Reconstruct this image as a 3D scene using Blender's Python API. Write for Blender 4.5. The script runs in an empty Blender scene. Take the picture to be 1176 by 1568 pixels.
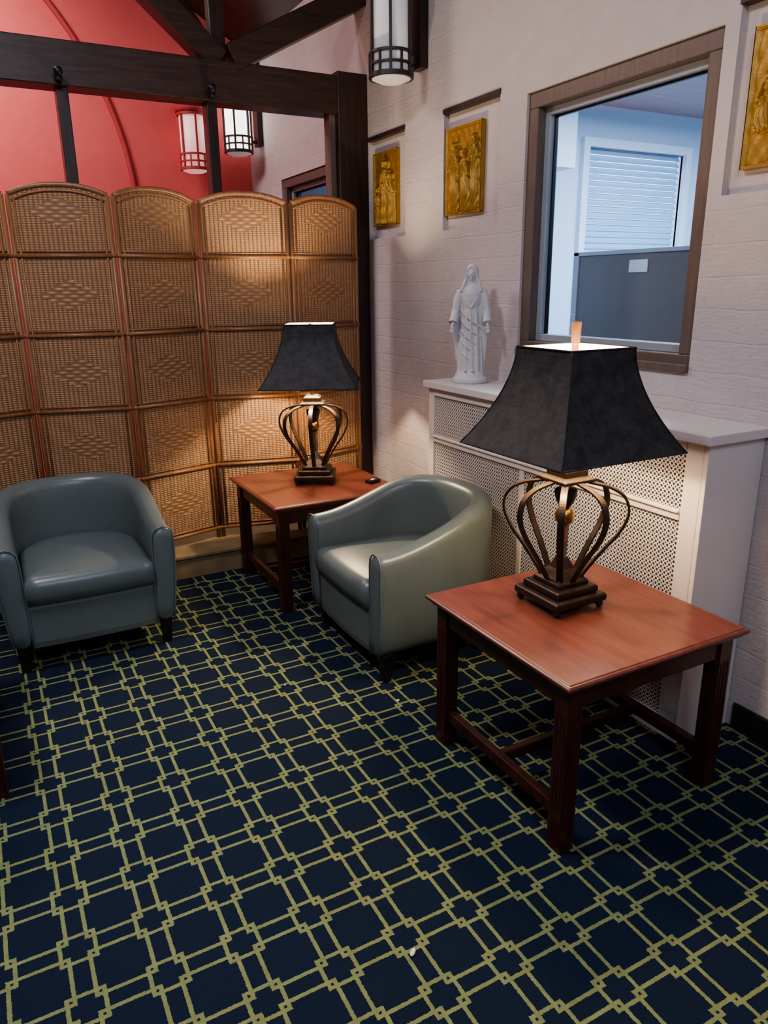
import bpy, bmesh, math, random
import numpy as np
from mathutils import Matrix, Vector
random.seed(4)
scene = bpy.context.scene
pi = math.pi

# ------------------------------------------------------------------ materials
class NT:
    def __init__(s, name):
        s.mat = bpy.data.materials.new(name); s.mat.use_nodes = True
        s.nt = s.mat.node_tree; s.n = s.nt.nodes; s.l = s.nt.links
        s.bsdf = s.n['Principled BSDF']; s.out = s.n['Material Output']
    def m(s, op, a, b=None, c=None):
        nd = s.n.new('ShaderNodeMath'); nd.operation = op
        for i, v in enumerate((a, b, c)):
            if v is None: continue
            if isinstance(v, (int, float)): nd.inputs[i].default_value = v
            else: s.l.new(v, nd.inputs[i])
        return nd.outputs[0]
    def coords(s, which='Object'):
        tc = s.n.new('ShaderNodeTexCoord'); return tc.outputs[which]
    def sep(s, v):
        nd = s.n.new('ShaderNodeSeparateXYZ'); s.l.new(v, nd.inputs[0]); return nd.outputs
    def comb(s, x, y, z):
        nd = s.n.new('ShaderNodeCombineXYZ')
        for i, v in enumerate((x, y, z)):
            if isinstance(v, (int, float)): nd.inputs[i].default_value = v
            else: s.l.new(v, nd.inputs[i])
        return nd.outputs[0]
    def mapping(s, v, scale=(1, 1, 1), rot=(0, 0, 0)):
        nd = s.n.new('ShaderNodeMapping'); s.l.new(v, nd.inputs[0])
        nd.inputs['Scale'].default_value = scale; nd.inputs['Rotation'].default_value = rot
        return nd.outputs[0]
    def noise(s, v, scale, detail=4, rough=.55, col=False):
        nd = s.n.new('ShaderNodeTexNoise'); s.l.new(v, nd.inputs['Vector'])
        nd.inputs['Scale'].default_value = scale; nd.inputs['Detail'].default_value = detail
        nd.inputs['Roughness'].default_value = rough
        return nd.outputs[1 if col else 0]
    def mix(s, f, a, b):
        nd = s.n.new('ShaderNodeMix'); nd.data_type = 'RGBA'
        if isinstance(f, (int, float)): nd.inputs[0].default_value = f
        else: s.l.new(f, nd.inputs[0])
        for i, v in ((6, a), (7, b)):
            if isinstance(v, tuple): nd.inputs[i].default_value = (*v, 1)
            else: s.l.new(v, nd.inputs[i])
        return nd.outputs[2]
    def ramp(s, f, stops):
        nd = s.n.new('ShaderNodeValToRGB'); s.l.new(f, nd.inputs[0])
        e = nd.color_ramp.elements
        while len(e) < len(stops): e.new(.5)
        for el, (p, c) in zip(e, stops): el.position = p; el.color = (*c, 1)
        return nd.outputs[0]
    def bump(s, h, strength=.3, dist=.01):
        nd = s.n.new('ShaderNodeBump'); s.l.new(h, nd.inputs['Height'])
        nd.inputs['Strength'].default_value = strength; nd.inputs['Distance'].default_value = dist
        s.l.new(nd.outputs[0], s.bsdf.inputs['Normal'])
    def set(s, **k):
        for key, v in k.items():
            inp = s.bsdf.inputs[key.replace('_', ' ')]
            if isinstance(v, tuple): inp.default_value = (*v, 1) if len(v) == 3 else v
            elif isinstance(v, (int, float)): inp.default_value = v
            else: s.l.new(v, inp)
        return s

def simple(name, col, rough=.5, metal=0, var=.15, scale=20, bump=.0, bscale=80, **k):
    t = NT(name); o = t.coords()
    n = t.noise(o, scale)
    dark = tuple(c*(1-var) for c in col); light = tuple(min(1, c*(1+var)) for c in col)
    t.set(Base_Color=t.mix(n, dark, light), Roughness=rough, Metallic=metal, **k)
    if bump: t.bump(t.noise(o, bscale, 5), bump, .004)
    return t.mat

def wood(name, c1, c2, rough=.35, axis='x', scale=1.0):
    t = NT(name); o = t.coords()
    sc = {'x': (1.2, 14, 14), 'y': (14, 1.2, 14), 'z': (14, 14, 1.2)}[axis]
    v = t.mapping(o, tuple(a*scale for a in sc))
    n = t.noise(v, 4, 8, .65)
    n2 = t.noise(t.mapping(o, tuple(a*4*scale for a in sc)), 5, 3)
    f = t.m('ADD', t.m('MULTIPLY', n, .75), t.m('MULTIPLY', n2, .25))
    t.set(Base_Color=t.ramp(f, [(.32, c1), (.68, c2)]), Roughness=rough)
    t.bump(n2, .08, .002)
    return t.mat

def blockwall(name, c1, c2, swap=True, strength=.5):
    t = NT(name); o = t.coords(); s = t.sep(o)
    v = t.comb(s[1] if swap else s[0], s[2], 0)
    wob = t.noise(o, 6, 3, col=True)
    nd = t.n.new('ShaderNodeVectorMath'); nd.operation = 'MULTIPLY_ADD'
    t.l.new(wob, nd.inputs[0]); nd.inputs[1].default_value = (.02, .02, 0); t.l.new(v, nd.inputs[2])
    b = t.n.new('ShaderNodeTexBrick'); t.l.new(nd.outputs[0], b.inputs['Vector'])
    b.inputs['Scale'].default_value = 1; b.inputs['Brick Width'].default_value = .40
    b.inputs['Row Height'].default_value = .105; b.inputs['Mortar Size'].default_value = .005
    b.inputs['Mortar Smooth'].default_value = .9
    n = t.noise(o, 45, 8, .7); n3 = t.noise(o, 9, 4)
    ns = t.noise(t.mapping(o, (6, 6, 30)), 3, 6, .7)
    h = t.m('ADD', t.m('MULTIPLY', n, .45), t.m('MULTIPLY', n3, .35))
    h = t.m('ADD', h, t.m('MULTIPLY', ns, .7))
    h = t.m('SUBTRACT', h, t.m('MULTIPLY', b.outputs['Fac'], .2))
    t.set(Base_Color=t.mix(n3, c1, c2), Roughness=.75)
    t.bump(h, strength, .012)
    return t.mat

M = {}
M['wall'] = blockwall('painted_block', (.52, .455, .46), (.62, .555, .555), True, .6)
M['wallx'] = blockwall('painted_block_x', (.53, .465, .47), (.63, .565, .565), False)
M['red'] = blockwall('red_plaster', (.66, .12, .12), (.74, .15, .145), False, .12)
M['reddark'] = simple('red_rib', (.42, .055, .06), .6)
M['beam'] = wood('dark_beam', (.016, .008, .007), (.065, .032, .024), .4, 'x')
M['beamz'] = wood('dark_post', (.014, .007, .006), (.055, .028, .022), .4, 'z')
M['ceil'] = wood('ceiling_boards', (.02, .010, .008), (.07, .035, .028), .5, 'y')
M['winframe'] = wood('window_frame_brown', (.11, .078, .066), (.17, .125, .105), .5, 'z')
M['alu'] = simple('aluminium', (.38, .42, .48), .35, .2, .05)
M['top'] = wood('cherry_top', (.10, .028, .022), (.185, .058, .042), .30, 'y', .7)
M['leg'] = wood('mahogany_legs', (.028, .008, .007), (.080, .02, .015), .30, 'z')
M['ledge'] = simple('stone_ledge', (.22, .16, .085), .7, 0, .5, 9, .4, 30)
M['cover'] = simple('cover_paint', (.64, .58, .56), .5, 0, .04, 8, .05)
M['base'] = simple('black_vinyl_base', (.012, .012, .014), .5)
M['iron'] = simple('bronze_iron', (.045, .029, .023), .40, .5, .4, 30, .1)
M['brass'] = simple('antique_brass', (.45, .27, .08), .3, 1, .4, 40)
M['finial'] = wood('finial_wood', (.14, .06, .035), (.22, .10, .06), .5, 'z')
M['shade_in'] = simple('shade_lining', (.75, .66, .5), .7, 0, .03)
M['plaster'] = simple('statue_plaster', (.56, .54, .55), .5, 0, .05, 30, .05)
M['foot'] = simple('chair_foot', (.012, .010, .010), .4)
M['black'] = simple('black_plastic', (.01, .01, .012), .4)
M['paper'] = simple('paper_white', (.8, .8, .76), .8)
M['office'] = simple('office_wall', (.60, .70, .84), .8, 0, .03, 3)
M['officew'] = simple('office_trim', (.74, .82, .90), .6, 0, .03, 3)
M['partgrey'] = simple('office_partition', (.19, .19, .20), .8, 0, .08, 60)
M['blind'] = simple('blind_slats', (.36, .50, .62), .5, 0, .03)
M['pinkwood'] = wood('office_ceiling', (.42, .28, .27), (.6, .44, .42), .5, 'x')
M['officefloor'] = simple('office_floor', (.12, .13, .15), .8)

# shade
t = NT('black_shade'); o = t.coords()
n = t.noise(o, 22, 10, .75)
t.set(Base_Color=t.ramp(n, [(.38, (.005, .005, .006)), (.68, (.042, .040, .042))]), Roughness=.6)
t.bump(n, .35, .005); M['shade'] = t.mat

# vinyl
t = NT('grey_vinyl'); o = t.coords()
n = t.noise(o, 5, 4); v = t.n.new('ShaderNodeTexVoronoi'); t.l.new(o, v.inputs['Vector']); v.inputs['Scale'].default_value = 320
t.set(Base_Color=t.mix(n, (.104, .130, .133), (.140, .168, .171)), Roughness=.31)
t.bump(t.m('ADD', t.m('MULTIPLY', v.outputs[0], .15), t.m('MULTIPLY', n, .9)), .22, .006); M['vinyl'] = t.mat

# gold relief
t = NT('gilt_relief'); o = t.coords(); n = t.noise(o, 30, 6)
t.set(Base_Color=t.mix(n, (.24, .125, .025), (.52, .32, .075)), Roughness=.42, Metallic=.5)
t.bump(t.noise(o, 90, 5), .4, .003); M['gold'] = t.mat

# carpet: woven grid of large squares interlocked by small squares over the crossings
t = NT('navy_carpet'); o = t.coords(); s = t.sep(o)
P = .180; nz = t.noise(o, 170, 3); nb = t.noise(o, 35, 3)
wid = t.m('MULTIPLY_ADD', nz, .034, .011)
def sqr(off, half):
    u = [t.m('ABSOLUTE', t.m('SUBTRACT', t.m('FRACT', t.m('ADD', t.m('DIVIDE', s[i], P), off)), .5)) for i in (0, 1)]
    d = t.m('MAXIMUM', u[0], u[1])
    return t.m('LESS_THAN', t.m('ABSOLUTE', t.m('SUBTRACT', d, half)), wid)
ln = t.m('MAXIMUM', sqr(0.0, .368), sqr(.5, .225))
base = t.mix(nz, (.006, .012, .027), (.015, .026, .053))
lc = t.mix(nb, (.15, .175, .07), (.30, .33, .15))
t.set(Base_Color=t.mix(ln, base, lc), Roughness=.95)
t.bsdf.inputs['Specular IOR Level'].default_value = .15
t.bump(t.m('ADD', t.noise(o, 420, 2), t.m('MULTIPLY', ln, .4)), .5, .004); M['carpet'] = t.mat

# wicker weave
t = NT('wicker_weave'); o = t.coords(); s = t.sep(o)
x, z = s[0], s[2]
def weave(px, q, shift):
    row = t.m('FLOOR', t.m('DIVIDE', z, q))
    ph = t.m('ADD', t.m('MULTIPLY', x, 2*pi/px), t.m('MULTIPLY', row, shift))
    hx = t.m('SINE', ph)
    hz = t.m('ABSOLUTE', t.m('SINE', t.m('MULTIPLY', z, pi/q)))
    return t.m('MULTIPLY', t.m('MULTIPLY_ADD', hx, .5, .5), t.m('MULTIPLY_ADD', hz, .5, .5))
h1 = t.m('MULTIPLY', t.m('POWER', t.m('ABSOLUTE', t.m('SINE', t.m('MULTIPLY', x, pi/.022))), .6),
         t.m('MULTIPLY_ADD', t.m('ABSOLUTE', t.m('SINE', t.m('MULTIPLY', z, pi/.0105))), .4, .6))
h2 = weave(.066, .0175, pi)
zz = t.m('SUBTRACT', t.m('MULTIPLY', t.m('FRACT', t.m('DIVIDE', t.m('SUBTRACT', z, .2), .378)), .378), .189)
# stepped diamond edge, following whole rows of the weave
zr = t.m('MULTIPLY', t.m('FLOOR', t.m('DIVIDE', t.m('ABSOLUTE', zz), .0175)), .0175)
dia = t.m('ADD', t.m('DIVIDE', t.m('ABSOLUTE', x), .125), t.m('DIVIDE', zr, .066))
mask = t.m('LESS_THAN', dia, 1.0)
mx = t.n.new('ShaderNodeMix'); t.l.new(mask, mx.inputs[0]); t.l.new(h1, mx.inputs[2]); t.l.new(h2, mx.inputs[3])
h = mx.outputs[0]
nn = t.noise(t.mapping(o, (60, 60, 8)), 3, 4)
c = t.mix(nn, (.29, .155, .08), (.50, .29, .15))
c = t.mix(t.m('MULTIPLY', t.m('SUBTRACT', 1, h), .55), c, (.12, .055, .028))
t.set(Base_Color=c, Roughness=.55)
t.bump(h, .8, .007); M['wicker'] = t.mat
M['rattan'] = wood('rattan_pole', (.18, .078, .036), (.34, .17, .082), .4, 'z')

# perforated panel
t = NT('perforated_metal'); o = t.coords(); s = t.sep(o)
p = .0165
def cellc(v): return t.m('SUBTRACT', t.m('FRACT', t.m('DIVIDE', v, p)), .5)
def ring(u, w, r):
    d = t.m('SQRT', t.m('ADD', t.m('MULTIPLY', u, u), t.m('MULTIPLY', w, w)))
    return t.m('LESS_THAN', d, r)
a = ring(cellc(s[1]), cellc(s[2]), .29)
b = ring(cellc(t.m('ADD', s[1], p/2)), cellc(t.m('ADD', s[2], p/2)), .20)
hole = t.m('MAXIMUM', a, b)
t.set(Base_Color=t.mix(hole, (.64, .58, .56), (.03, .028, .026)), Roughness=.5)
t.bump(t.m('SUBTRACT', 1, hole), .4, .003); M['perf'] = t.mat

def emis(name, col, st):
    t = NT(name); t.set(Base_Color=(.8, .8, .8), Roughness=.5, Emission_Color=col, Emission_Strength=st)
    return t.mat
M['glow'] = emis('frosted_glass_lit', (1, .96, .92), 2.8)
M['glow_off'] = emis('frosted_glass_dim', (.85, .86, .95), .12)
M['reflection_pink'] = emis('lantern_reflection_pink', (1, .42, .42), .6)  # pink glow standing in for a lantern mirrored in the glazing
M['disc'] = emis('ceiling_disc', (.9, .95, 1), 4)
M['sky'] = emis('daylight_pane', (.55, .75, 1), 3.2)

t = NT('window_glass')
tr = t.n.new('ShaderNodeBsdfTransparent'); tr.inputs[0].default_value = (.96, .98, 1, 1)
gl = t.n.new('ShaderNodeBsdfGlossy'); gl.inputs['Roughness'].default_value = .02
ms = t.n.new('ShaderNodeMixShader'); ms.inputs[0].default_value = .07; t.l.new(tr.outputs[0], ms.inputs[1]); t.l.new(gl.outputs[0], ms.inputs[2])
t.l.new(ms.outputs[0], t.out.inputs[0]); M['glass'] = t.mat

# ------------------------------------------------------------------ mesh builder
class MB:
    def __init__(s): s.v = []; s.f = []; s.mi = []; s.sm = []; s.mats = []
    def mat(s, k):
        if k not in s.mats: s.mats.append(k)
        return s.mats.index(k)
    def add(s, vs, fs, mat, smooth=False):
        b = len(s.v); s.v += [tuple(v) for v in vs]; i = s.mat(mat)
        for f in fs: s.f.append(tuple(b+j for j in f)); s.mi.append(i); s.sm.append(smooth)
    def box(s, x0, x1, y0, y1, z0, z1, mat, mx=None):
        vs = [Vector((x, y, z)) for z in (z0, z1) for y in (y0, y1) for x in (x0, x1)]
        if mx: vs = [mx @ v for v in vs]
        s.add(vs, [(0, 2, 3, 1), (4, 5, 7, 6), (0, 1, 5, 4), (2, 6, 7, 3), (0, 4, 6, 2), (1, 3, 7, 5)], mat)
    def beam(s, p, q, w, h, mat, up=(0, 0, 1)):
        p = Vector(p); q = Vector(q); d = (q-p).normalized(); u = Vector(up)
        a = d.cross(u).normalized()*w/2; b = a.cross(d).normalized()*h/2
        vs = [p-a-b, p+a-b, p+a+b, p-a+b, q-a-b, q+a-b, q+a+b, q-a+b]
        s.add(vs, [(0, 3, 2, 1), (4, 5, 6, 7), (0, 1, 5, 4), (1, 2, 6, 5), (2, 3, 7, 6), (3, 0, 4, 7)], mat)
    def loft(s, rings, mat, smooth=True, cap=True, closed=True):
        n = len(rings[0])
        for r in rings:
            if len(r) != n: raise ValueError('ring size mismatch')
        vs = [v for r in rings for v in r]; fs = []
        for i in range(len(rings)-1):
            for j in range(n if closed else n-1):
                k = (j+1) % n; fs.append((i*n+j, i*n+k, (i+1)*n+k, (i+1)*n+j))
        if cap: fs.append(tuple(range(n))[::-1]); fs.append(tuple((len(rings)-1)*n+j for j in range(n)))
        s.add(vs, fs, mat, smooth)
    def tube(s, pts, r, mat, n=8):
        pts = [Vector(p) for p in pts]; rs = r if isinstance(r, (list, tuple)) else [r]*len(pts)
        rings = []; a = None
        for i, p in enumerate(pts):
            d = (pts[min(i+1, len(pts)-1)]-pts[max(i-1, 0)]).normalized()
            if a is None: a = d.orthogonal().normalized()
            a = (a-d*a.dot(d)).normalized(); b = d.cross(a)
            rings.append([p+(a*math.cos(2*pi*k/n)+b*math.sin(2*pi*k/n))*rs[i] for k in range(n)])
        s.loft(rings, mat)
    def lathe(s, prof, mat, c=(0, 0, 0), n=24, smooth=True):
        s.loft([[(c[0]+max(r, .0005)*math.cos(2*pi*k/n), c[1]+max(r, .0005)*math.sin(2*pi*k/n), c[2]+z) for k in range(n)] for r, z in prof], mat, smooth)
    def sphere(s, c, r, mat, n=16):
        if isinstance(r, (int, float)): r = (r, r, r)
        rings = []
        for i in range(1, n):
            th = pi*i/n
            rings.append([(c[0]+r[0]*math.sin(th)*math.cos(2*pi*k/n), c[1]+r[1]*math.sin(th)*math.sin(2*pi*k/n), c[2]-r[2]*math.cos(th)) for k in range(n)])
        s.loft(rings, mat)
    def sq(s, prof, mat, c=(0, 0), smooth=False):
        s.loft([[(c[0]+h*a, c[1]+h*b, z) for a, b in ((-1, -1), (1, -1), (1, 1), (-1, 1))] for h, z in prof], mat, smooth)
    def obj(s, name, parent=None, loc=(0, 0, 0), rz=0, bevel=0, subsurf=0):
        me = bpy.data.meshes.new(name); me.from_pydata(s.v, [], s.f)
        for k in s.mats: me.materials.append(M[k])
        me.polygons.foreach_set('material_index', s.mi); me.polygons.foreach_set('use_smooth', s.sm)
        bm = bmesh.new(); bm.from_mesh(me); bmesh.ops.recalc_face_normals(bm, faces=bm.faces); bm.to_mesh(me); bm.free()
        ob = bpy.data.objects.new(name, me); scene.collection.objects.link(ob)
        ob.location = loc; ob.rotation_euler[2] = rz
        if parent: ob.parent = parent
        if bevel:
            m = ob.modifiers.new('bevel', 'BEVEL'); m.width = bevel; m.segments = 2; m.limit_method = 'ANGLE'; m.angle_limit = .6
        if subsurf:
            m = ob.modifiers.new('sub', 'SUBSURF'); m.levels = subsurf; m.render_levels = subsurf
        return ob

def empty(name, loc=(0, 0, 0), rz=0):
    e = bpy.data.objects.new(name, None); scene.collection.objects.link(e)
    e.location = loc; e.rotation_euler[2] = rz; e.empty_display_size = .1; return e

# ------------------------------------------------------------------ room shell
XW = 2.22; XB = 2.36; YR = -2.2; YB = 6.4; XL = -3.6
b = MB(); b.box(XL, XB, YR, YB+.1, -.1, 0, 'carpet'); b.obj('floor')

yc = [YR, 1.30, 1.78, 1.835, 2.81, 3.0, 3.463, 3.854, 4.285, 4.77, 5.73, YB]
zc = [0, 1.24, 1.82, 2.325, 2.38, 3.36]
ND = .03
b = MB()
for i in range(len(yc)-1):
    for j in range(len(zc)-1):
        y0, y1, z0, z1 = yc[i], yc[i+1], zc[j], zc[j+1]; x0 = XW
        if y0 in (1.835, 4.77) and 1.24 <= z0 < 2.325: continue
        if y0 in (1.30, 3.0, 3.854) and 1.82 <= z0 < 2.38: x0 = XW+ND
        b.box(x0, XB, y0, y1, z0, z1, 'wall')
b.obj('wall_right')
# dark strips added as the shadow under the top of each recess
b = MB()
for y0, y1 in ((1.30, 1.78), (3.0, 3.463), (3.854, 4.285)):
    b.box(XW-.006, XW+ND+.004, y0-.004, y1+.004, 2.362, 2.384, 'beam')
b.obj('niche_shadow_strips', bevel=.002)

def gable(name, y0, y1, mat):
    b = MB(); pr = [(XL, 0), (XB, 0), (XB, 3.25), (-.8, 5.15), (XL, 3.46)]
    b.loft([[(x, y0, z) for x, z in pr], [(x, y1, z) for x, z in pr]], mat, False); return b.obj(name)
gable('wall_back', YB, YB+.1, 'red')
gable('wall_front', YR-.1, YR, 'wallx')
b = MB(); b.box(XL-.1, XL, YR, YB, 0, 3.46, 'wall'); b.obj('wall_left')
b = MB()
pr = [(XB+.02, 3.25), (-.8, 5.146), (XL-.1, 3.45), (XL-.1, 3.55), (-.8, 5.26), (XB+.02, 3.36)]
b.loft([[(x, YR-.1, z) for x, z in pr], [(x, YB+.1, z) for x, z in pr]], 'ceil', False); b.obj('ceiling')

# red arch rib on the back wall
b = MB()
pts = [(-.93+2.2*math.cos(a), YB-.006, 2.12+2.2*math.sin(a)) for a in [pi*i/60 for i in range(-10, 45)]]
b.tube(pts, .022, 'reddark', 8); b.obj('trim_arch')

# baseboard
b = MB(); b.box(XW-.012, XW, YR, 1.475, 0, .10, 'base'); b.obj('baseboard_right', bevel=.003)
# stone ledge
b = MB(); b.box(XL, XW, 3.9, 4.47, 0, .12, 'ledge'); b.box(XL, XW, 3.885, 4.47, .12, .14, 'ledge'); b.obj('trim_ledge', bevel=.004)

# glazed partition / truss
b = MB()
b.box(XL, XW-.001, 4.30, 4.45, 2.50, 2.70, 'beam')
b.box(2.03, XW-.001, 4.29, 4.45, .14, 2.72, 'beamz')
for x in (.555, 1.30, -.19, -.94, -1.7):
    b.box(x-.028, x+.028, 4.33, 4.42, .14, 2.52, 'beamz')
b.box(1.99, 2.03, 4.33, 4.41, .14, 2.52, 'winframe')
b.box(XL, 2.03, 4.33, 4.42, .14, .22, 'beam')
b.beam((1.42, 4.37, 2.72), (2.28, 4.37, 3.17), .13, .16, 'beam', (0, 1, 0))
b.beam((1.36, 4.37, 2.70), (.72, 4.37, 3.24), .12, .12, 'beam', (0, 1, 0))
b.beam((1.36, 4.37, 2.68), (1.36, 4.37, 3.75), .08, .07, 'beamz', (0, 1, 0))
b.beam((1.33, 4.40, 2.74), (1.05, 4.9, 3.5), .08, .08, 'beam', (0, 1, 0))
b.beam((2.2, 4.37, 3.36), (-.8, 4.37, 5.08), .16, .16, 'beam', (0, 1, 0))
for x in (.555, 1.30):
    b.tube([(x-.02, 4.29, 2.53), (x-.02, 4.25, 2.53), (x-.02, 4.235, 2.50)], .018, 'black', 10)
    b.sphere((x-.02, 4.235, 2.545), .022, 'black', 10)
b.obj('trim_partition_frame', bevel=.006)

# windows in right wall
def window(name, y0, y1, z0=1.24, z1=2.325):
    e = empty(name)
    b = MB(); w = .062
    b.box(2.232, 2.35, y0, y1, z1-w, z1, 'winframe'); b.box(2.232, 2.35, y0, y1, z0, z0+w, 'winframe')
    b.box(2.232, 2.35, y0, y0+w, z0+w, z1-w, 'winframe'); b.box(2.232, 2.35, y1-w, y1, z0+w, z1-w, 'winframe')
    b.box(2.205, 2.232, y0, y1, z0+.0, z0+.03, 'winframe')
    b.obj(name+'_casing', e, bevel=.004)
    b = MB(); y0 += w; y1 -= w; z0 += w; z1 -= w; w = .030
    xa, xb, k = 2.275, 2.325, 'alu'
    b.box(xa, xb, y0, y1, z1-w, z1, k); b.box(xa, xb, y0, y1, z0, z0+w, k)
    b.box(xa, xb, y0, y0+w, z0+w, z1-w, k); b.box(xa, xb, y1-w, y1, z0+w, z1-w, k)
    w2 = w+.010
    b.box(2.297, 2.313, y0+w, y1-w, z1-w2, z1-w, 'black'); b.box(2.297, 2.313, y0+w, y0+w2, z0+w, z1-w, 'black'); b.box(2.297, 2.313, y1-w2, y1-w, z0+w, z1-w, 'black')
    b.obj(name+'_sash', e, bevel=.002)
    b = MB(); b.add([(2.305, y0+w, z0+w), (2.305, y1-w, z0+w), (2.305, y1-w, z1-w), (2.305, y0+w, z1-w)], [(0, 1, 2, 3)], 'glass'); b.obj(name+'_pane', e)
window('window_1', 1.835, 2.81)
window('window_2', 4.77, 5.73)

# ------------------------------------------------------------------ office beyond the window
b = MB(); b.box(XB, 6.5, -.5, 6.5, -.1, 0, 'officefloor'); b.obj('floor_office')
b = MB(); b.box(XB, 6.6, -.6, 6.5, 2.78, 2.86, 'pinkwood'); b.obj('ceiling_office')
b = MB()
b.box(XB, 4.12, 4.5, 4.6, 0, 2.78, 'office'); b.box(5.12, 6.5, 4.5, 4.6, 0, 2.78, 'office')
b.box(4.12, 5.12, 4.5, 4.6, 0, 1.2, 'office'); b.box(4.12, 5.12, 4.5, 4.6, 2.5, 2.78, 'office')
b.box(XB, 3.75, 4.2, 4.5, 2.3, 2.78, 'officew')
b.obj('wall_office_back')
b = MB(); b.box(6.5, 6.6, -.6, 6.5, 0, 2.86, 'office'); b.obj('wall_office_right')
b = MB(); b.box(XB, 6.5, -.6, -.5, 0, 2.78, 'office'); b.obj('wall_office_front')
b = MB(); b.box(XB, 6.5, 6.4, 6.5, 0, 2.78, 'office'); b.obj('wall_office_far')
e = empty('window_3')
b = MB()
for a in ((4.06, 4.12, 1.14, 2.56), (5.12, 5.18, 1.14, 2.56), (4.12, 5.12, 2.5, 2.56), (4.12, 5.12, 1.14, 1.2)):
    b.box(a[0], a[1], 4.46, 4.52, a[2], a[3], 'officew')
b.obj('office_window_casing', e, bevel=.003)
b = MB(); b.box(4.12, 5.12, 4.57, 4.58, 1.2, 2.5, 'sky'); b.obj('office_window_pane', e)
b = MB()
mx0 = Matrix.Rotation(math.radians(60), 4, 'X')
for i in range(30):
    z = 1.22+i*.0435
    b.box(4.13, 5.11, -.025, .025, -.001, .001, 'blind', Matrix.Translation((0, 4.53, z)) @ mx0)
b.obj('blind_slats', e)
b = MB()
b.box(2.93, 2.98, 2.20, 3.22, .05, 1.69, 'partgrey'); b.box(2.92, 2.99, 3.20, 3.24, 0, 1.71, 'alu'); b.box(2.92, 2.99, 2.30, 2.325, 0, 1.70, 'alu'); b.box(2.92, 2.99, 1.4, 3.24, 1.69, 1.71, 'alu')
b.box(2.93, 2.98, 1.4, 2.20, .05, 1.69, 'partgrey'); b.box(2.92, 2.99, 1.38, 1.42, 0, 1.71, 'alu')
b.box(2.922, 2.93, 2.72, 2.84, 1.60, 1.66, 'officew')
b.obj('office_partition', bevel=.003)
b = MB(); b.lathe([(.0, 0), (.12, 0), (.13, .02), (.13, .03)], 'disc', (4.9, 3.7, 2.75)); b.obj('office_ceiling_light')

# ------------------------------------------------------------------ radiator cover
e = empty('radiator_cover')
b = MB(); cy0, cy1 = 1.50, 3.15; fx = 1.95
b.box(1.925, XW-.002, cy0-.02, cy1+.02, 1.068, 1.10, 'cover')
b.box(fx, XW-.002, cy0, cy0+.018, 0, 1.068, 'cover'); b.box(fx, XW-.002, cy1-.018, cy1, 0, 1.068, 'cover')
b.box(fx, fx+.02, cy0+.018, cy0+.085, 0, 1.068, 'cover'); b.box(fx, fx+.02, cy1-.045, cy1-.018, 0, 1.068, 'cover')
b.box(fx-.004, fx+.02, cy0+.085, cy1-.045, 1.03, 1.068, 'cover')
b.box(fx-.004, fx+.02, cy0+.085, cy1-.045, .80, .835, 'cover')
b.box(fx-.012, fx-.004, cy0+.085, cy1-.045, .825, .835, 'cover')
b.box(fx-.004, fx+.02, cy0+.085, cy1-.045, 0, .075, 'cover')
b.box(fx, fx+.02, 2.39, 2.42, .075, .80, 'cover')
b.obj('cover_frame', e, bevel=.003)
b = MB(); b.box(fx+.006, fx+.012, cy0+.085, cy1-.045, .075, .80, 'perf'); b.box(fx+.006, fx+.012, cy0+.085, cy1-.045, .835, 1.03, 'perf')
b.obj('cover_grille', e)

# ------------------------------------------------------------------ sconces
def sconce(loc, rz, glow, fr='beamz', H=.62):
    # local: wall at +x side (x=.19), lantern axis at origin, z0 = bottom
    e = empty('wall_sconce', loc, rz)
    b = MB(); R = .108
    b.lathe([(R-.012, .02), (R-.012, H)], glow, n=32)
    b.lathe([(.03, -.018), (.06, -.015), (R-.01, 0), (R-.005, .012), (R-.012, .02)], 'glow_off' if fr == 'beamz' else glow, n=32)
    b.obj('lantern_glass', e)
    b = MB()
    def rng(z0, z1, r0=R-.010, r1=R+.004):
        b.lathe([(r0, z0), (r1, z0), (r1, z1), (r0, z1), (r0, z0)], fr, n=32, smooth=False)
    rng(.0, .022); rng(.055, .066); rng(.105, .118); rng(H-.02, H+.01)
    for k in range(12):
        a = 2*pi*k/12; m = Matrix.Rotation(a, 4, 'Z')
        b.box(R-.008, R+.005, -.005, .005, .0, .118, fr, m)
        if k % 2 == 0: b.box(R-.008, R+.007, -.007, .007, .0, H, fr, m)
    b.lathe([(R+.01, H), (R+.02, H+.02), (.05, H+.09), (.02, H+.1)], fr, n=32)
    b.box(.145, .188, -.045, .045, .06, H+.1, fr); b.box(0, .15, -.02, .02, H+.04, H+.08, fr)
    b.box(R-.01, .15, -.012, .012, .08, .10, fr)
    b.obj('lantern_frame', e, bevel=.002)
sconce((2.03, 3.66, 2.54), 0, 'glow_off')
sconce((2.03, 6.12, 2.55), 0, 'glow')
sconce((1.70, 6.21, 2.42), pi/2, 'reflection_pink', 'reddark', .40)  # added lantern body in place of a reflection in the partition glass

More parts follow.
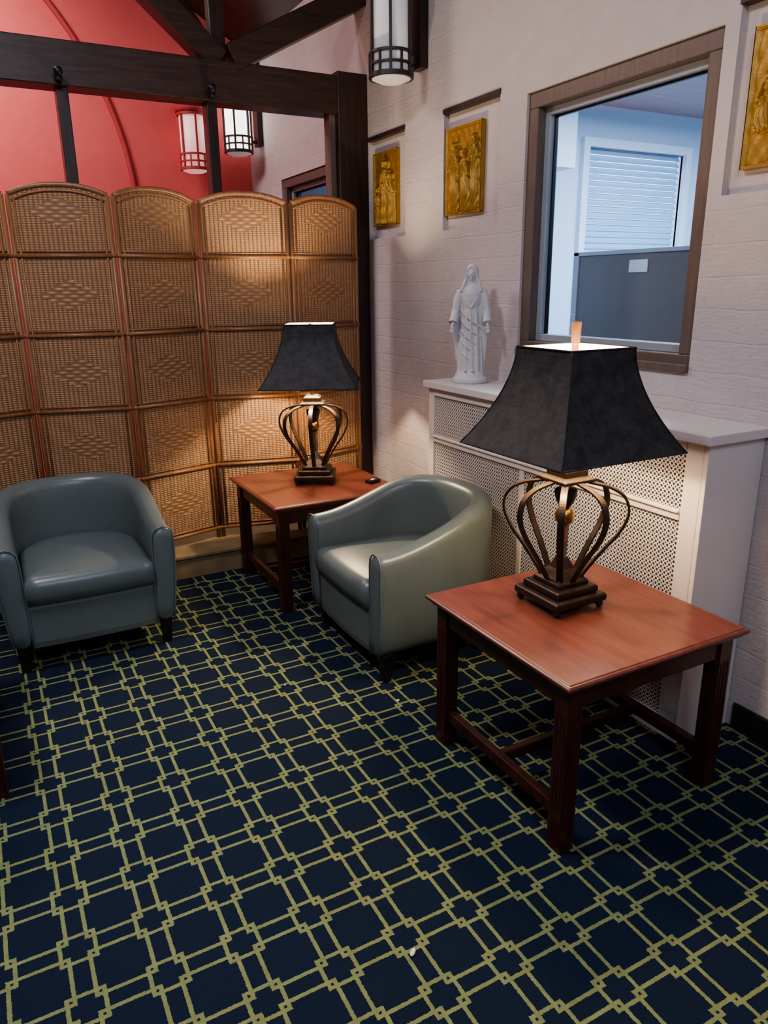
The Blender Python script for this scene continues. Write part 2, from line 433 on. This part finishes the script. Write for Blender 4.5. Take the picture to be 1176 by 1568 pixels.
# ------------------------------------------------------------------ plaques
def plaque(yc_, zc_, w, hh, figs, seed):
    nx, nz_ = 130, 160
    U, V = np.meshgrid(np.linspace(-.5, .5, nx), np.linspace(-.5, .5, nz_), indexing='ij')
    H = np.full(U.shape, .002)
    def cap(p, q, rad, ht):
        nonlocal H
        px, pz, qx, qz = p[0], p[1], q[0], q[1]
        dx, dz = (qx-px)*w, (qz-pz)*hh; L = dx*dx+dz*dz+1e-9
        X = (U-px)*w; Z = (V-pz)*hh; tt = np.clip((X*dx+Z*dz)/L, 0, 1)
        d = np.sqrt((X-tt*dx)**2+(Z-tt*dz)**2)/rad
        hgt = ht*np.sqrt(np.clip(1-d*d, 0, 1)); H = np.maximum(H, .002+hgt)
    for (x, z0, z1, s_, lean) in figs:
        for o_, rr in ((-.05, .024), (.0, .03), (.05, .024)):
            cap((x+o_*s_*1.2, z0), (x+lean+o_*s_*.5, z1-.16*s_), rr*s_, .027*s_)
        cap((x+lean, z1-.05*s_), (x+lean+.01, z1-.03*s_), .019*s_, .040*s_)
        cap((x+lean-.06*s_, z1-.17*s_), (x+lean-.14*s_, z1-.34*s_), .012*s_, .036*s_)
        cap((x+lean-.14*s_, z1-.34*s_), (x+lean-.02*s_, z1-.30*s_), .009*s_, .040*s_)
        cap((x+lean+.07*s_, z1-.17*s_), (x+lean+.15*s_, z1-.30*s_), .012*s_, .034*s_)
    H += np.where(H > .006, .0045*np.sin(U*105+np.sin(V*14+seed)*4), .0012*np.sin(U*40)*np.sin(V*33+seed))
    edge = (np.abs(U) > .475) | (np.abs(V) > .48); H = np.where(edge, .012, H)
    vs = [(-H[i, j], -U[i, j]*w, V[i, j]*hh) for i in range(nx) for j in range(nz_)]
    fs = [(i*nz_+j, (i+1)*nz_+j, (i+1)*nz_+j+1, i*nz_+j+1) for i in range(nx-1) for j in range(nz_-1)]
    b = MB(); b.add(vs, fs, 'gold', True); b.box(0, .012, -w/2, w/2, -hh/2, hh/2, 'gold')
    b.box(-.012, 0, w/2-.003, w/2, -hh/2, hh/2, 'gold'); b.box(-.012, 0, -w/2, -w/2+.003, -hh/2, hh/2, 'gold')
    b.box(-.0115, 0, -w/2, w/2, hh/2-.003, hh/2, 'gold'); b.box(-.0115, 0, -w/2, w/2, -hh/2, -hh/2+.003, 'gold')
    b.obj('gold_relief_plaque', None, (XW+ND-.013, yc_, zc_))
plaque(4.10, 2.09, .28, .40, [(.02, -.45, .36, 1.05, .06), (-.27, -.44, .02, .75, .02), (.30, -.45, .18, .8, -.03)], 1)
plaque(3.30, 2.09, .315, .40, [(-.2, -.44, .32, 1.0, .02), (.12, -.44, .22, .95, -.05), (.33, -.44, .36, .8, .0)], 2)
plaque(1.57, 2.09, .315, .40, [(-.05, -.44, .38, 1.0, -.06), (.25, -.44, .1, .9, .0), (-.32, -.2, .2, .7, .05)], 3)

# ------------------------------------------------------------------ folding screen
e = empty('folding_screen')
J = [(-.24, 4.02), (.215, 4.12), (.67, 4.0), (1.11, 4.12), (1.58, 4.0), (2.05, 4.12)]
RZ = [.2, .575, .955, 1.33, 1.705]
for i in range(len(J)-1):
    p, q = Vector(J[i]), Vector(J[i+1]); w = (q-p).length-.03; c = (p+q)/2; ang = math.atan2(q.y-p.y, q.x-p.x)
    top = lambda s_: 1.975+.044*(1-abs(s_)**2.3)
    b = MB(); N = 24
    ss = [-1+2*k/N for k in range(N+1)]
    out = [(-w/2, .2)]+[(s_*w/2, top(s_)) for s_ in ss]+[(w/2, .2)]
    b.loft([[(x, -.004, z) for x, z in out], [(x, .004, z) for x, z in out]], 'wicker', False)
    b.obj('woven_panel', e, (c.x, c.y, 0), ang)
    b = MB()
    for sx in (-1, 1):
        b.tube([(sx*w/2, 0, .145), (sx*w/2, 0, 1.0), (sx*w/2, 0, 1.978)], .0125, 'rattan', 10)
        b.tube([(sx*(w/2-.026), -.006, .19), (sx*(w/2-.026), -.006, 1.96)], .006, 'rattan', 8)
    b.tube([(s_*w/2, 0, top(s_)+.004) for s_ in ss], .0125, 'rattan', 10)
    b.tube([(s_*(w/2-.015), -.006, top(s_)-.022) for s_ in ss], .006, 'rattan', 8)
    for z in RZ:
        b.tube([(-w/2, -.008, z), (w/2, -.008, z)], .010, 'rattan', 10)
        b.tube([(-w/2, .008, z), (w/2, .008, z)], .010, 'rattan', 10)
        b.tube([(-w/2, -.006, z+.02), (w/2, -.006, z+.02)], .0045, 'rattan', 6)
        for sx in (-1, 1): b.sphere((sx*w/2, 0, z), (.017, .017, .014), 'rattan', 8)
    b.obj('rattan_frame', e, (c.x, c.y, 0), ang)

# ------------------------------------------------------------------ side tables
TH = .557
def side_table(cx, cy, w=.71):
    e = empty('side_table', (cx, cy, 0)); h = w/2
    b = MB()
    b.sq([(h-.022, TH-.034), (h-.014, TH-.030), (h-.012, TH-.022), (h-.004, TH-.020), (h, TH-.014), (h, TH-.008), (h-.006, TH-.003), (h-.010, TH-.003), (h-.012, TH)], 'top')
    b.obj('table_top', e, bevel=.0015)
    b = MB(); l = h-.03
    for sx in (-1, 1):
        for sy in (-1, 1):
            x, y = sx*(l-.027), sy*(l-.027)
            b.box(x-.027, x+.027, y-.027, y+.027, 0, TH-.034, 'leg')
            for o in (-.014, 0, .014):
                b.box(x+o-.003, x+o+.003, y-.0295, y+.0295, .14, TH-.11, 'leg'); b.box(x-.0295, x+.0295, y+o-.003, y+o+.003, .14, TH-.11, 'leg')
    for s_ in (-1, 1):
        b.box(-l+.05, l-.05, s_*(l-.02)-.011, s_*(l-.02)+.011, TH-.10, TH-.034, 'leg')
        b.box(s_*(l-.02)-.011, s_*(l-.02)+.011, -l+.05, l-.05, TH-.10, TH-.034, 'leg')
        b.box(s_*(l-.027)-.013, s_*(l-.027)+.013, -l+.05, l-.05, .095, .135, 'leg')
    b.box(-l+.035, l-.035, -.013, .013, .097, .132, 'leg')
    b.obj('table_base', e, bevel=.0035)
side_table(1.562, 1.612); side_table(1.47, 3.525); side_table(-.445, 2.66)

# ------------------------------------------------------------------ lamps
def table_lamp(cx, cy, rz, power, fin=True):
    e = empty('table_lamp', (cx, cy, TH), rz)
    b = MB()
    for sx in (-1, 1):
        for sy in (-1, 1): b.sphere((sx*.088, sy*.088, .013), .013, 'iron', 10)
    b.sq([(.100, .022), (.104, .026), (.104, .044), (.098, .050)], 'iron')
    b.sq([(.080, .050), (.084, .054), (.084, .070), (.078, .075)], 'iron')
    b.sq([(.062, .075), (.062, .088), (.055, .094), (.030, .125), (.018, .15), (.014, .16)], 'iron')
    b.tube([(0, 0, .1), (0, 0, .42)], .007, 'iron')
    b.tube([(0, 0, .2), (0, 0, .27)], .012, 'finial', 12)
    b.sphere((0, 0, .295), .031, 'brass', 20)
    b.lathe([(.008, .32), (.02, .33), (.034, .36), (.036, .38), (.03, .385), (.006, .388)], 'iron', n=20)
    b.sq([(.03, .405), (.062, .410), (.062, .420), (.045, .428), (.045, .448), (.028, .46)], 'iron')
    b.tube([(0, 0, .45), (0, 0, .60)], .009, 'brass', 10); b.lathe([(.018, .58), (.02, .63), (.012, .65)], 'black', n=16)
    b.obj('lamp_base', e, bevel=.0025)
    # cage bands
    ctrl = [(.058, .088), (.083, .13), (.123, .19), (.163, .245), (.187, .295), (.190, .335), (.173, .372), (.132, .396), (.085, .406), (.050, .412)]
    prof = []
    for k in range(len(ctrl)-1):
        p0, p1, p2, p3 = ctrl[max(k-1, 0)], ctrl[k], ctrl[k+1], ctrl[min(k+2, len(ctrl)-1)]
        for u in (0, .2, .4, .6, .8):
            prof.append(tuple(.5*((2*p1[i])+(-p0[i]+p2[i])*u+(2*p0[i]-5*p1[i]+4*p2[i]-p3[i])*u*u+(-p0[i]+3*p1[i]-3*p2[i]+p3[i])*u**3) for i in (0, 1)))
    prof.append(ctrl[-1])
    b = MB()
    for k in range(8):
        m = Matrix.Rotation(pi/4*k+pi/4, 4, 'Z'); rings = []; f = 1.0 if k % 2 == 0 else .93
        for i, (r, z) in enumerate(prof):
            r2, z2 = prof[min(i+1, len(prof)-1)]; r1, z1 = prof[max(i-1, 0)]
            d = Vector((r2-r1, z2-z1)).normalized(); n = Vector((-d.y, d.x))*.004
            rings.append([m @ Vector((r*f+n.x*a, .0105*c_, z+n.y*a)) for a, c_ in ((-1, -1), (1, -1), (1, 1), (-1, 1))])
        b.loft(rings, 'iron', False)
    b.obj('lamp_cage', e, bevel=.0015)
    # shade
    z0, z1 = .515, .815; N = 14; outp = []
    for k in range(N+1):
        s_ = k/N; outp.append((.120+.118*s_**1.75, z1+(z0-z1)*s_))
    b = MB()
    def side(pr, mat):
        rings = []
        for h_, z in pr:
            r = []
            for (ax, ay), (bx, by) in zip(((-1, -1), (1, -1), (1, 1), (-1, 1)), ((1, -1), (1, 1), (-1, 1), (-1, -1))):
                for u in range(6):
                    tt = u/6; r.append((h_*(ax*(1-tt)+bx*tt), h_*(ay*(1-tt)+by*tt), z))
            rings.append(r)
        b.loft(rings, mat, False, cap=False)
    side(outp, 'shade'); side([(h_-.003, z) for h_, z in outp], 'shade_in')
    side([(.120, z1), (.117, z1)], 'shade'); side([(.238, z0), (.235, z0)], 'shade')
    for sx, sy in ((-1, -1), (1, -1), (1, 1), (-1, 1)):
        b.tube([(sx*h_, sy*h_, z) for h_, z in outp], .0025, 'shade', 6)
    for h_, z in ((.121, z1), (.239, z0)):
        for k in range(4):
            a = ((-1, -1), (1, -1), (1, 1), (-1, 1)); p, q = a[k], a[(k+1) % 4]
            b.tube([(p[0]*h_, p[1]*h_, z), (q[0]*h_, q[1]*h_, z)], .003, 'shade', 6)
    b.obj('lamp_shade', e)
    b = MB()
    b.tube([(-.117, 0, .80), (.117, 0, .80)], .002, 'brass', 6); b.tube([(0, -.117, .80), (0, .117, .80)], .002, 'brass', 6)
    b.tube([(.0, 0, .60), (.05, 0, .65), (.055, 0, .74), (0, 0, .80)], .002, 'brass', 6)
    b.tube([(.0, 0, .60), (-.05, 0, .65), (-.055, 0, .74), (0, 0, .80)], .002, 'brass', 6)
    if fin: b.sq([(.007, .80), (.007, .82), (.0085, .825), (.0105, .885), (.0095, .888)], 'finial')
    else: b.sphere((0, 0, .81), .008, 'brass', 10)
    b.obj('harp_and_finial', e)
    L = bpy.data.lights.new('lamp_bulb', 'POINT'); L.energy = power; L.color = (1, .79, .52); L.shadow_soft_size = .03
    lo = bpy.data.objects.new('lamp_bulb', L); scene.collection.objects.link(lo); lo.parent = e; lo.location = (0, 0, .705)
    return e
table_lamp(1.55, 1.69, 0, 26)
table_lamp(1.49, 3.55, math.radians(-28), 46, False)

# small black remote on rear table
b = MB(); b.box(-.035, .035, -.022, .022, 0, .018, 'black'); b.box(-.012, .012, -.008, .008, .018, .020, 'officew')
b.obj('small_black_box', None, (1.735, 3.36, TH), .3, bevel=.004)

# ------------------------------------------------------------------ tub chairs
def tub_chair(cx, cy, rz):
    e = empty('tub_chair', (cx, cy, 0), rz)
    W = .355; F = -.335; Bk = .335; y0 = -.02
    def path(off, n=28):
        pts = []
        for k in range(8): pts.append((-(W-off), F+(y0-F)*k/8))
        for k in range(n+1):
            a = pi-pi*k/n; ca, sa = math.cos(a), math.sin(a); ex = 2/2.35
            pts.append(((W-off)*math.copysign(abs(ca)**ex, ca), y0+(Bk-y0-off)*abs(sa)**ex))
        for k in range(7, -1, -1): pts.append(((W-off), F+(y0-F)*k/8))
        return pts
    def hgt(y):
        u = min(1, max(0, (y-F-.02)/.58)); u = u*u*(3-2*u); return .562+.135*u
    prof = [(.030, .115, 0), (.018, .20, 0), (.004, .34, 0), (0, -.055, 1), (.004, -.025, 1), (.022, -.006, 1), (.046, 0, 1), (.070, -.007, 1), (.088, -.028, 1), (.094, -.06, 1), (.098, .38, 0), (.100, .20, 0), (.10, .115, 0)]
    paths = {d: path(d) for d, _, _ in prof}
    nst = len(paths[0]); rings = []
    for i in range(nst):
        yy = paths[0][i][1]; h_ = hgt(yy)
        rings.append([Vector((paths[d][i][0], paths[d][i][1], (h_+z if rel else z))) for d, z, rel in prof])
    def endcap(r, dy):
        c = sum(r, Vector())/len(r); o = []
        for v in r:
            d = c-v; d.y = 0; o.append(v+d.normalized()*.012+Vector((0, dy, 0)))
        return o
    a0, a1 = endcap(rings[0], -.012), endcap(rings[-1], -.012)
    r0, r1 = rings[0], rings[-1]
    b = MB(); b.loft([a0]+rings+[a1], 'vinyl', True); b.obj('back_and_arms', e, subsurf=1)
    # piping round arm fronts
    b = MB()
    for r in (r0, r1):
        b.tube([v+Vector((0, -.004, 0)) for v in r], .0035, 'vinyl', 6)
    b.obj('piping', e)
    # seat deck (front panel) and cushion
    def dshape(off, front, z):
        pts = [(x, max(y, front)) for x, y in path(off)]
        xs = W-off
        fr = [(xs*(1-2*k/10), front-.004-.012*(1-(2*k/10-1)**2)) for k in range(0, 11)]
        return [(x, y, z) for x, y in pts[1:-1]]+[(x, y, z) for x, y in fr]
    b = MB()
    b.loft([dshape(.096, F+.012, .115), dshape(.096, F+.008, .14), dshape(.096, F+.008, .29), dshape(.10, F+.014, .31)], 'vinyl', False)
    b.obj('seat_deck', e)
    b = MB()
    b.loft([dshape(.125, F+.02, .300), dshape(.103, F-.006, .312), dshape(.099, F-.016, .345), dshape(.099, F-.016, .385), dshape(.104, F-.006, .412), dshape(.13, F+.03, .426), dshape(.19, F+.12, .432), dshape(.24, F+.20, .434)], 'vinyl', True)
    b.obj('seat_cushion', e)
    b = MB()
    for sx in (-1, 1):
        for x, y in ((sx*.295, F+.045), (sx*.235, .20)):
            b.loft([[(x+a*h_, y+c_*h_, z) for a, c_ in ((-1, -1), (1, -1), (1, 1), (-1, 1))] for h_, z in ((.017, 0), (.026, .125))], 'foot', False)
    b.obj('feet', e, bevel=.003)
tub_chair(.28, 3.485, 0)
tub_chair(1.565, 2.675, -pi/2)

# ------------------------------------------------------------------ Madonna statue (one continuous remeshed surface)
def statue(loc, rz):
    b = MB(); n = 64
    def ring(z, rx, ry, cy=0, amp=0, k=11, ph=0):
        r = []
        for i in range(n):
            a = 2*pi*i/n; f = 1+amp*math.sin(k*a+ph+.6*math.sin(3*a))
            r.append((rx*f*math.cos(a), cy+ry*f*math.sin(a), z))
        return r
    b.loft([ring(0, .080, .070), ring(.008, .084, .074), ring(.022, .084, .074), ring(.030, .074, .064), ring(.045, .068, .058), ring(.06, .060, .052)], 'plaster')
    b.loft([ring(.05, .062, .052, 0, .07, 13), ring(.09, .060, .050, 0, .08, 13, .3), ring(.16, .056, .045, 0, .07, 13, .6), ring(.24, .052, .041, 0, .06, 13, .8),
            ring(.31, .047, .036, 0, .05, 13, 1), ring(.345, .042, .033, 0, .02), ring(.38, .047, .036, -.002), ring(.41, .052, .036), ring(.432, .050, .030), ring(.445, .036, .024), ring(.455, .018, .017), ring(.47, .0145, .0145), ring(.49, .014, .014)], 'plaster')
    # mantle over the back
    b.loft([ring(.075, .064, .046, .016, .08, 9, 1), ring(.15, .068, .046, .016, .07, 9, 1.3), ring(.25, .067, .043, .015, .06, 9, 1.6), ring(.33, .064, .040, .014, .04, 9, 2), ring(.40, .062, .037, .012, .02, 9), ring(.43, .054, .032, .011), ring(.45, .038, .028, .010), ring(.465, .029, .026, .009), ring(.50, .030, .028, .008), ring(.525, .027, .026, .007), ring(.54, .017, .017, .006), ring(.545, .006, .006, .006)], 'plaster')
    # head and face
    b.sphere((0, -.008, .500), (.0205, .0235, .0285), 'plaster', 20)
    b.tube([(0, -.030, .506), (0, -.0345, .4965), (0, -.031, .494)], [.0018, .003, .002], 'plaster', 8)
    b.sphere((0, -.0285, .487), (.006, .003, .0022), 'plaster', 8); b.sphere((0, -.026, .4765), (.006, .005, .005), 'plaster', 8)
    for s_ in (-1, 1):
        b.sphere((s_*.0085, -.0275, .503), (.0042, .0025, .002), 'plaster', 8)
        b.tube([(s_*.004, -.030, .508), (s_*.0085, -.0295, .5095), (s_*.013, -.0265, .507)], .0016, 'plaster', 6)
        # hair / veil edge framing the face
        b.tube([(0, -.022, .531), (s_*.017, -.020, .520), (s_*.024, -.014, .50), (s_*.027, -.010, .475), (s_*.036, -.016, .45), (s_*.048, -.018, .42)], [.005, .006, .006, .007, .009, .008], 'plaster', 10)
        # arm in wide sleeve
        b.tube([(s_*.050, .0, .425), (s_*.064, -.002, .385), (s_*.072, -.008, .335), (s_*.076, -.024, .300), (s_*.080, -.036, .280)], [.019, .021, .020, .021, .023], 'plaster', 14)
        b.tube([(s_*.076, -.026, .30), (s_*.082, -.042, .268)], [.010, .0075], 'plaster', 10)
        # hanging sleeve and mantle fold
        b.tube([(s_*.076, -.022, .295), (s_*.074, -.010, .24), (s_*.066, .004, .17), (s_*.060, .006, .10)], [.018, .013, .012, .011], 'plaster', 10)
        # palm + fingers
        b.sphere((s_*.084, -.047, .258), (.0085, .0045, .0115), 'plaster', 10)
        for f_, (dx, ln_) in enumerate(((-.0060, .015), (-.002, .018), (.002, .017), (.006, .014))):
            b.tube([(s_*(.084+dx), -.048, .250), (s_*(.0845+dx*1.3), -.051, .250-ln_*.55), (s_*(.085+dx*1.4), -.0515, .250-ln_)], [.0024, .0022, .0017], 'plaster', 6)
        b.tube([(s_*.077, -.049, .262), (s_*.073, -.054, .254), (s_*.072, -.056, .247)], [.003, .0026, .002], 'plaster', 6)
    # crossing folds and girdle in front
    for k in range(5):
        z = .31-k*.045
        b.tube([(-.045, -.024, z+.03), (-.015, -.043-.002*k, z-.005), (.02, -.041, z-.03), (.045, -.025, z-.05)], .0042, 'plaster', 8)
    b.tube([(-.03, -.028, .39), (-.008, -.037, .355), (0, -.036, .345)], .004, 'plaster', 8); b.tube([(.03, -.028, .39), (.008, -.037, .355), (0, -.036, .345)], .004, 'plaster', 8)
    b.tube([(.0, -.034, .345), (.004, -.042, .27), (.006, -.046, .19)], .004, 'plaster', 8)
    for s_ in (-1, 1): b.sphere((s_*.018, -.052, .062), (.008, .014, .006), 'plaster', 8)
    ob = b.obj('madonna_statue', None, loc, rz)
    m = ob.modifiers.new('remesh', 'REMESH'); m.mode = 'VOXEL'; m.voxel_size = .0018; m.use_smooth_shade = True
    m = ob.modifiers.new('smooth', 'SMOOTH'); m.iterations = 2; m.factor = .5
statue((2.065, 2.965, 1.10), math.radians(-42))

# ------------------------------------------------------------------ lint on the carpet
for (x, y, s_) in ((.713, 1.209, .013), (1.24, 2.22, .010), (.9, 2.55, .006)):
    b = MB(); b.sphere((0, 0, s_*.35), (s_, s_*.5, s_*.35), 'paper', 8); b.obj('paper_scrap', None, (x, y, 0), random.random()*3)

# ------------------------------------------------------------------ lights
def area(name, loc, size, power, col, target=None, sy=None):
    L = bpy.data.lights.new(name, 'AREA'); L.energy = power; L.color = col; L.size = size
    if sy: L.shape = 'RECTANGLE'; L.size_y = sy
    o = bpy.data.objects.new(name, L); scene.collection.objects.link(o); o.location = loc
    if target:
        o.rotation_euler = (Vector(target)-Vector(loc)).to_track_quat('-Z', 'Y').to_euler()
    return o
area('ceiling_light_main', (-.5, 2.3, 3.7), .5, 60, (1, .93, .95))
area('foreground_fill', (.2, -1.0, 3.4), 1.2, 54, (.70, .81, 1), (.7, 1.4, 0))  # unseen fill added behind the camera to lift the foreground
area('red_wall_fill', (-.4, 5.3, 4.0), 1.0, 100, (1, .86, .82))  # unseen area light added to brighten the red back wall
area('office_daylight_fill', (4.2, 2.6, 2.7), 1.6, 210, (.55, .76, 1))  # unseen area light added for the bluish daylight in the office
w = bpy.data.worlds.new('World'); scene.world = w; w.use_nodes = True
w.node_tree.nodes['Background'].inputs[0].default_value = (.5, .6, .8, 1); w.node_tree.nodes['Background'].inputs[1].default_value = .15

# ------------------------------------------------------------------ camera
cam = bpy.data.cameras.new('camera'); co = bpy.data.objects.new('camera', cam); scene.collection.objects.link(co)
cam.sensor_fit = 'VERTICAL'; cam.sensor_height = 36; cam.lens = 26; cam.clip_start = .05
co.matrix_world = Matrix(((.8799, .1481, -.4516, 0), (-.4751, .2524, -.8430, 0), (-.01085, .9562, .2925, 1.55), (0, 0, 0, 1)))
scene.camera = co
scene.view_settings.view_transform = 'AgX'
scene.view_settings.look = 'AgX - Medium High Contrast'
scene.view_settings.exposure = 0.0
